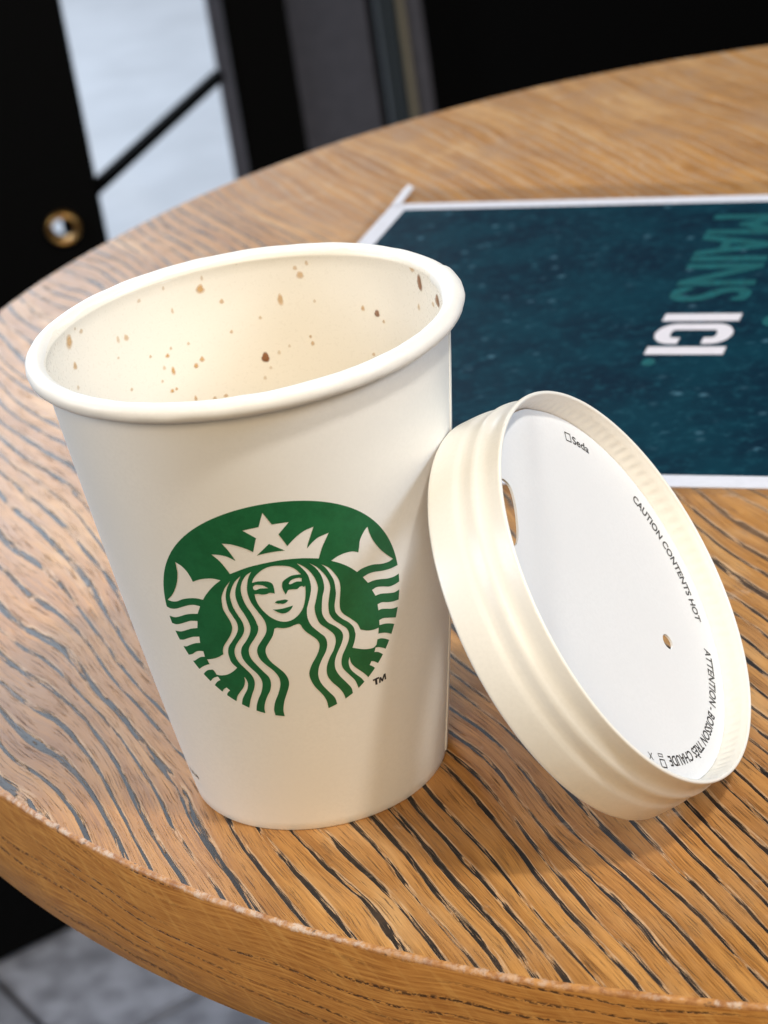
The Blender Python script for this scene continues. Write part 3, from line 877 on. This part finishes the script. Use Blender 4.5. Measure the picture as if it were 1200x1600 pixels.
# recessed disc with drinking hole and vent
na = 200
edge = np.array([(DISC_R * math.cos(2 * PI * i / na), DISC_R * math.sin(2 * PI * i / na)) for i in range(na)])
sa = math.radians(119.5)
sip = []
for i in range(40):
    a = 2 * PI * i / 40
    cx, cy = math.copysign(abs(math.cos(a)) ** 0.75, math.cos(a)), math.copysign(abs(math.sin(a)) ** 0.9, math.sin(a))
    rr, tt = 31.3 + 2.9 * cx, 7.0 * cy
    sip.append((rr * math.cos(sa) - tt * math.sin(sa), rr * math.sin(sa) + tt * math.cos(sa)))
va = math.radians(-62.3)
vent = [(19.1 * math.cos(va) + 1.55 * math.cos(b), 19.1 * math.sin(va) + 1.55 * math.sin(b)) for b in np.linspace(0, 2 * PI, 29)[:-1]]
gg = [(r * math.cos(a), r * math.sin(a)) for r in (6, 12, 18, 23, 27, 30, 33, 35, 36) for a in np.linspace(0, 2 * PI, int(r * 2.2) + 7)[:-1]]
V, F, paint = planar_layers([(1, edge), (0, np.array(sip)), (0, np.array(vent))], gg)


def disc_s(x, y):
    """depth of the disc below the top edge: nearly flat, dished a little, rising at the glued edge"""
    r = math.hypot(x, y)
    d = DISC_S + 0.9 * max(0.0, 1 - (r / 34.0) ** 2)
    if r > 34.6:
        d += 0.25 * ((r - 34.6) / 2.3) ** 2
    k = (x * math.cos(sa) + y * math.sin(sa))
    d -= 0.9 / (1 + math.exp(-(k - 21.0) / 1.1))
    return d


keep = [t3 for t3, p_ in zip(F, paint) if p_ == 1]
dv = [(q[0] * MM, q[1] * MM, -disc_s(*q) * MM) for q in V]
df = []
for t3 in keep:
    a, b, c = V[t3]
    if (b[0] - a[0]) * (c[1] - a[1]) - (b[1] - a[1]) * (c[0] - a[0]) < 0:
        t3 = t3[::-1]
    df.append([int(i) for i in t3])
bm = bmesh.new()
bv = [bm.verts.new(p_) for p_ in dv]
for q in df:
    bm.faces.new([bv[i] for i in q])
bmesh.ops.delete(bm, geom=[w for w in bm.verts if not w.link_faces], context='VERTS')
me = bpy.data.meshes.new('top_disc')
bm.to_mesh(me)
bm.free()
me.materials.append(M_LID_TOP)
me.polygons.foreach_set('use_smooth', [True] * len(me.polygons))
top_disc = bpy.data.objects.new('top_disc', me)
COL.objects.link(top_disc)
top_disc.parent = lid
sol = top_disc.modifiers.new('thickness', 'SOLIDIFY')
sol.thickness = 0.00045
sol.offset = -1
spl = top_disc.modifiers.new('crisp_edges', 'EDGE_SPLIT')
spl.split_angle = math.radians(35)


def text_mesh(body, bold=0.0, shear=0.0, space=1.0):
    cu = bpy.data.curves.new('text', 'FONT')
    cu.body = body
    cu.size = 1.0
    cu.offset = bold
    cu.shear = shear
    cu.space_character = space
    cu.resolution_u = 4
    ob = bpy.data.objects.new('text', cu)
    COL.objects.link(ob)
    dg = bpy.context.evaluated_depsgraph_get()
    me_ = ob.evaluated_get(dg).to_mesh()
    V_ = np.array([tuple(q.co)[:2] for q in me_.vertices])
    F_ = [list(q.vertices) for q in me_.polygons]
    ob.evaluated_get(dg).to_mesh_clear()
    bpy.data.objects.remove(ob)
    bpy.data.curves.remove(cu)
    return V_, F_


def arc_text(body, a0, a1, r0, cap, bold=0.012, name='lettering'):
    V_, F_ = text_mesh(body, bold)
    x0, x1 = V_[:, 0].min(), V_[:, 0].max()
    ch = 0.73
    out = []
    for x, y in V_:
        a = math.radians(a0 + (a1 - a0) * (x - x0) / (x1 - x0))
        r = r0 + y / ch * cap
        px, py = r * math.cos(a), r * math.sin(a)
        out.append((px * MM, py * MM, (-disc_s(px, py) + 0.05) * MM))
    return mesh_obj(name, out, F_, M_BLACKINK, lid, smooth=False)


arc_text('CAUTION CONTENTS HOT', 6.6, -42.6, 31.35, 1.9, 0.024)
arc_text('ATTENTION - BOISSON TRÈS CHAUDE', -53.2, -126.8, 31.6, 2.05, 0.016)
arc_text('Seda', 41.8, 32.4, 31.9, 1.7, 0.016)


def ring_marks(shapes, name):
    vv, fc = [], []
    for outer_p, inner_p in shapes:
        s = len(vv)
        n_ = len(outer_p)
        for lst in (outer_p, inner_p):
            for a, r in lst:
                a = math.radians(a)
                px, py = r * math.cos(a), r * math.sin(a)
                vv.append((px * MM, py * MM, (-disc_s(px, py) + 0.05) * MM))
        for i in range(n_):
            i2 = (i + 1) % n_
            fc.append((s + i, s + n_ + i, s + n_ + i2, s + i2))
    return mesh_obj(name, vv, fc, M_BLACKINK, lid, smooth=False)


def frame_shape(ac, rc, ha, hr, w):
    """square frame: angle half width in mm, radial half height in mm"""
    k = math.degrees(1 / rc)
    o_ = [(ac + s * ha * k, rc + t_ * hr) for s, t_ in ((1, -1), (-1, -1), (-1, 1), (1, 1))]
    i_ = [(ac + s * (ha - w) * k, rc + t_ * (hr - w)) for s, t_ in ((1, -1), (-1, -1), (-1, 1), (1, 1))]
    return o_, i_


ring_marks([frame_shape(44.3, 32.8, 0.95, 0.95, 0.22)], 'maker_mark')
ring_marks([frame_shape(-131.3, 33.2, 0.95, 0.85, 0.22), frame_shape(-131.3, 31.6, 0.8, 0.35, 0.16)], 'recycling_mark')
arc_text('X', -136.6, -139.2, 31.6, 1.5, 0.0, 'recycling_code')

# ------------------------------------------------------------------ laminated sign lying on the table
ANG = math.radians(-25.2)
# local x runs along the short edge seen at the top of the picture, local y back up it
sign = tag(empty('table_sign', (57.3 * MM, 321.9 * MM, 0), Matrix.Rotation(ANG, 3, 'Z')),
           'dark teal laminated sign with white border and white letters, lying flat behind the lid', 'sign')
SA, SB, BORD = 268.0, 188.2, 6.0


def slab(x0, x1, y0, y1, z0, z1):
    return box_vf(x0 * MM, x1 * MM, y0 * MM, y1 * MM, z0 * MM, z1 * MM)


v, f = slab(-BORD, SA + BORD, -SB - BORD, BORD, 0.12, 0.42)
mesh_obj('card', v, f, M_WHITECARD, sign, smooth=False)
v, f = [(0, 0, 0.45 * MM), (0, -SB * MM, 0.45 * MM), (SA * MM, -SB * MM, 0.45 * MM), (SA * MM, 0, 0.45 * MM)], [(0, 1, 2, 3)]
mesh_obj('printed_panel', v, f, M_PANEL, sign, smooth=False)


def sign_text(body, b0, b1, a0, a1, mat, name, bold=0.03, spread=(0.0,)):
    """reads along -y (b), letters stand along +x (a)"""
    V_, F_ = text_mesh(body, bold)
    x0, x1 = V_[:, 0].min(), V_[:, 0].max()
    y0, y1 = V_[:, 1].min(), V_[:, 1].max()
    out, fcs = [], []
    for k, sh in enumerate(spread):       # strokes thickened by layers a hair apart
        s_ = len(out)
        out += [((a0 + (a1 - a0) * (y - y0) / (y1 - y0)) * MM, -(b0 + sh + (b1 - b0) * (x - x0) / (x1 - x0)) * MM, (0.47 + 0.012 * k) * MM) for x, y in V_]
        fcs += [[s_ + i for i in q] for q in F_]
    return mesh_obj(name, out, fcs, mat, sign, smooth=False)


sign_text('MAINS', 12.0, 79.5, 103.5, 126.3, M_TEAL, 'teal_word', 0.0, (-0.8, 0.0, 0.8))
ICI_A0, ICI_A1 = 105.4, 126.6


def stroke_letter(outer_p, inner_p, closed):
    n_ = len(outer_p)
    vv = [(a * MM, -q * MM, 0.48 * MM) for a, q in outer_p + inner_p]
    fc = [(i, (i + 1) % n_, n_ + (i + 1) % n_, n_ + i) for i in range(n_ if closed else n_ - 1)]
    return vv, fc


def c_path(bc, hb, w):
    """C on its side: back towards small b, mouth towards large b; outline at inset w"""
    a0, a1 = ICI_A0 + w, ICI_A1 - w
    h_ = hb - w
    ea = 5.2 - w
    pts = [(a1 - ea + 1.0 - 3.2, bc + h_), (a1 - ea, bc + h_)]
    pts += [(a1 - ea + ea * math.sin(u_), bc + h_ * math.cos(u_)) for u_ in np.linspace(0, PI, 15)]
    pts += [(a0 + ea - ea * math.sin(u_), bc - h_ * math.cos(u_)) for u_ in np.linspace(0, PI, 15)]
    pts += [(a0 + ea, bc + h_), (a0 + ea - 1.0 + 3.2, bc + h_)]
    return pts


vv, fc = [], []
for q0 in (89.0, 111.8):
    s = len(vv)
    vv += [(a * MM, -q * MM, 0.48 * MM) for a, q in ((ICI_A0, q0), (ICI_A1, q0), (ICI_A1, q0 + 5.2), (ICI_A0, q0 + 5.2))]
    fc.append((s, s + 3, s + 2, s + 1))
s = len(vv)
cvv, cfc = stroke_letter(c_path(103.0, 6.9, 0.0), c_path(103.0, 6.9, 4.3), False)
vv += cvv
fc += [tuple(s + i for i in q) for q in cfc]
mesh_obj('white_word', vv, fc, M_WHITEPRINT, sign, smooth=False)
sign_text('.', 119.6, 124.4, 106.0, 109.6, M_TEAL, 'full_stop')
sign_text('.', 90.0, 98.0, 133.0, 137.5, M_TEAL, 'full_stop')
# clear laminate film, wider than the card, its near corner lifted a little
FM, FT = 4.0, 13.0
nx, ny = 40, 32
verts, faces = [], []
for i in range(nx + 1):
    for j in range(ny + 1):
        x = -BORD - FM + (SA + 2 * BORD + 2 * FM) * i / nx
        y = BORD + FT - (SB + 2 * BORD + FT + FM) * j / ny
        d = math.hypot(x + BORD + FM, y - BORD - FT)
        z = 0.56 + 2.4 * max(0.0, 1 - d / 26.0) ** 2 + 0.10 * noise.noise(Vector((x * 0.03, y * 0.03, 0)))
        verts.append((x * MM, y * MM, z * MM))
for i in range(nx):
    for j in range(ny):
        a = i * (ny + 1) + j
        faces.append((a, a + 1, a + ny + 2, a + ny + 1))
mesh_obj('laminate_film', verts, faces, M_FILM, sign)
# solid white strip standing in for the glint on the film's edge at the far left corner
verts, faces = [], []
for i in range(25):
    y = BORD + FT - 15.5 * i / 24
    up = 0.9 * (1 - i / 24) ** 1.5
    for k in range(7):
        u_ = k / 6
        verts.append(((-BORD + 0.1 + 3.2 * u_) * MM, y * MM, (0.75 + up * (0.5 + math.sin(u_ * PI) * 1.1) + 0.05 * noise.noise(Vector((y * 0.3, u_, 0)))) * MM))
for i in range(24):
    for k in range(6):
        a = i * 7 + k
        faces.append((a, a + 7, a + 8, a + 1))
mesh_obj('film_glint', verts, faces, M_WHITECARD, sign)

# ------------------------------------------------------------------ dark furniture behind the table
stool = tag(empty('bar_stool', (-0.06, 1.38, FLOOR_Z)),
            'black bar stool behind the table, with slanting brace and brass-ringed hole', 'stool')


def stool_part(name, vf, mat, parent=stool, off=(0.06, -1.38, -FLOOR_Z), smooth=False):
    return mesh_obj(name, [(a + off[0], b + off[1], c + off[2]) for a, b, c in vf[0]], vf[1], mat, parent, smooth=smooth)


# side panel with a round brass-lined hole through which the pale paving shows
HX, HZ, HR = -0.120, -0.298, 0.0088
hole = np.array([(HX + HR * math.cos(a), HZ + HR * math.sin(a)) for a in np.linspace(0, 2 * PI, 33)[:-1]])
rect = np.array([(-0.36, FLOOR_Z), (-0.090, FLOOR_Z), (-0.090, 0.0), (-0.36, 0.0)])
V, F, paint = planar_layers([(1, rect), (0, hole)], [])
PY0, PY1 = 1.300, 1.310
pv = [(q[0], PY0, q[1]) for q in V] + [(q[0], PY1, q[1]) for q in V]
nv = len(V)
pf, ecount = [], {}
for t3 in F[paint == 1]:
    a, b, c = (int(i) for i in t3)
    pf += [(a, b, c), (nv + c, nv + b, nv + a)]
    for e in ((a, b), (b, c), (c, a)):
        k = tuple(sorted(e))
        ecount[k] = ecount.get(k, 0) + 1
pf += [(a, b, nv + b, nv + a) for (a, b), k in ecount.items() if k == 1]
stool_part('side_panel', (pv, pf), M_BLACK)
stool_part('leg', box_vf(0.027, 0.078, 1.480, 1.540, FLOOR_Z, 0.0, 0.004), M_BLACK)
stool_part('leg', box_vf(-0.32, -0.26, 1.480, 1.540, FLOOR_Z, 0.0, 0.004), M_BLACK)
BRACE0, BRACE1 = (-0.094, 1.304, -0.275), (0.016, 1.478, -0.250)
stool_part('brace', bar_vf(BRACE0, BRACE1, 0.010, 0.010), M_BLACK)
stool_part('inner_rail', box_vf(-0.1225, -0.0915, 1.325, 1.350, FLOOR_Z, 0.0, 0.002), M_BLACK)
stool_part('seat', box_vf(-0.38, 0.10, 1.27, 1.66, 0.001, 0.045, 0.015), M_BLACK)


def lathe_y(profile, cx, y0, cz, n=32):
    vv, fc = [], []
    k = len(profile)
    for i in range(n):
        a = 2 * PI * i / n
        for r, d in profile:
            vv.append((cx + r * math.cos(a), y0 - d, cz + r * math.sin(a)))
    for i in range(n):
        a, b = i * k, ((i + 1) % n) * k
        for j in range(k - 1):
            fc.append((a + j, b + j, b + j + 1, a + j + 1))
    return vv, fc


stool_part('brass_ring', lathe_y([(0.0086, -0.004), (0.0084, 0.004), (0.0100, 0.006), (0.0122, 0.005), (0.0135, 0.0)], HX, 1.2995, HZ), M_BRASS, smooth=True)

part = tag(empty('grey_partition', (0.15, 2.2, FLOOR_Z)),
           'dark grey partition with slate strip and thin brass trim behind the table', 'partition')


def pp(name, x0, x1, y0, y1, mat, z1=1.4):  # unseen upper part added so table and sign reflect something dark
    v_, f_ = box_vf(x0 - 0.15, x1 - 0.15, y0 - 2.2, y1 - 2.2, 0.0, z1 - FLOOR_Z, 0.002)
    return mesh_obj(name, v_, f_, mat, part, smooth=False)


pp('panel', 0.060, 0.196, 2.200, 2.240, M_GREY)
pp('edge_post', 0.020, 0.0585, 2.130, 2.240, M_GREY)
pp('slate_strip', 0.208, 0.229, 2.200, 2.240, M_SLATE)
pp('brass_trim', 0.230, 0.2375, 2.192, 2.236, M_TRIM)
pp('corner_strip', 0.239, 0.258, 2.200, 2.240, M_GREY)
cab = tag(empty('black_cabinet', (0.9, 2.4, FLOOR_Z)), 'black cabinet front behind the far right edge of the table', 'cabinet')
for nm, (x0, x1, y0, y1, z0, z1) in {'carcass': (-0.70, 0.9, -0.12, 0.25, 0.06, 2.1), 'plinth': (-0.68, 0.88, -0.08, 0.24, 0.0, 0.058)}.items():  # made tall above view to darken reflections in sign and table
    v, f = box_vf(x0, x1, y0, y1, z0, z1, 0.003)
    mesh_obj(nm, v, f, M_BLACK, cab, smooth=False)
for k in range(3):
    v, f = box_vf(-0.69 + k * 0.53, -0.69 + k * 0.53 + 0.52, -0.140, -0.122, 0.07, 2.09, 0.003)
    mesh_obj('door', v, f, M_BLACK, cab, smooth=False)

# black bench on the tiles, seen below the table edge at the lower left
bd = Vector((-0.249, 0.985, FLOOR_Z))
bench = tag(empty('black_bench', bd, rotm), 'black bench base on the grey tiles, below the left table edge', 'bench')
v, f = box_vf(-0.7, 0.30, 0.004, 0.30, 0.004, 0.20, 0.006)
mesh_obj('base', v, f, M_BLACK, bench, smooth=False)
v, f = box_vf(-0.71, 0.31, -0.004, 0.31, 0.2005, 0.235, 0.008)
mesh_obj('seat', v, f, M_BLACK, bench, smooth=False)
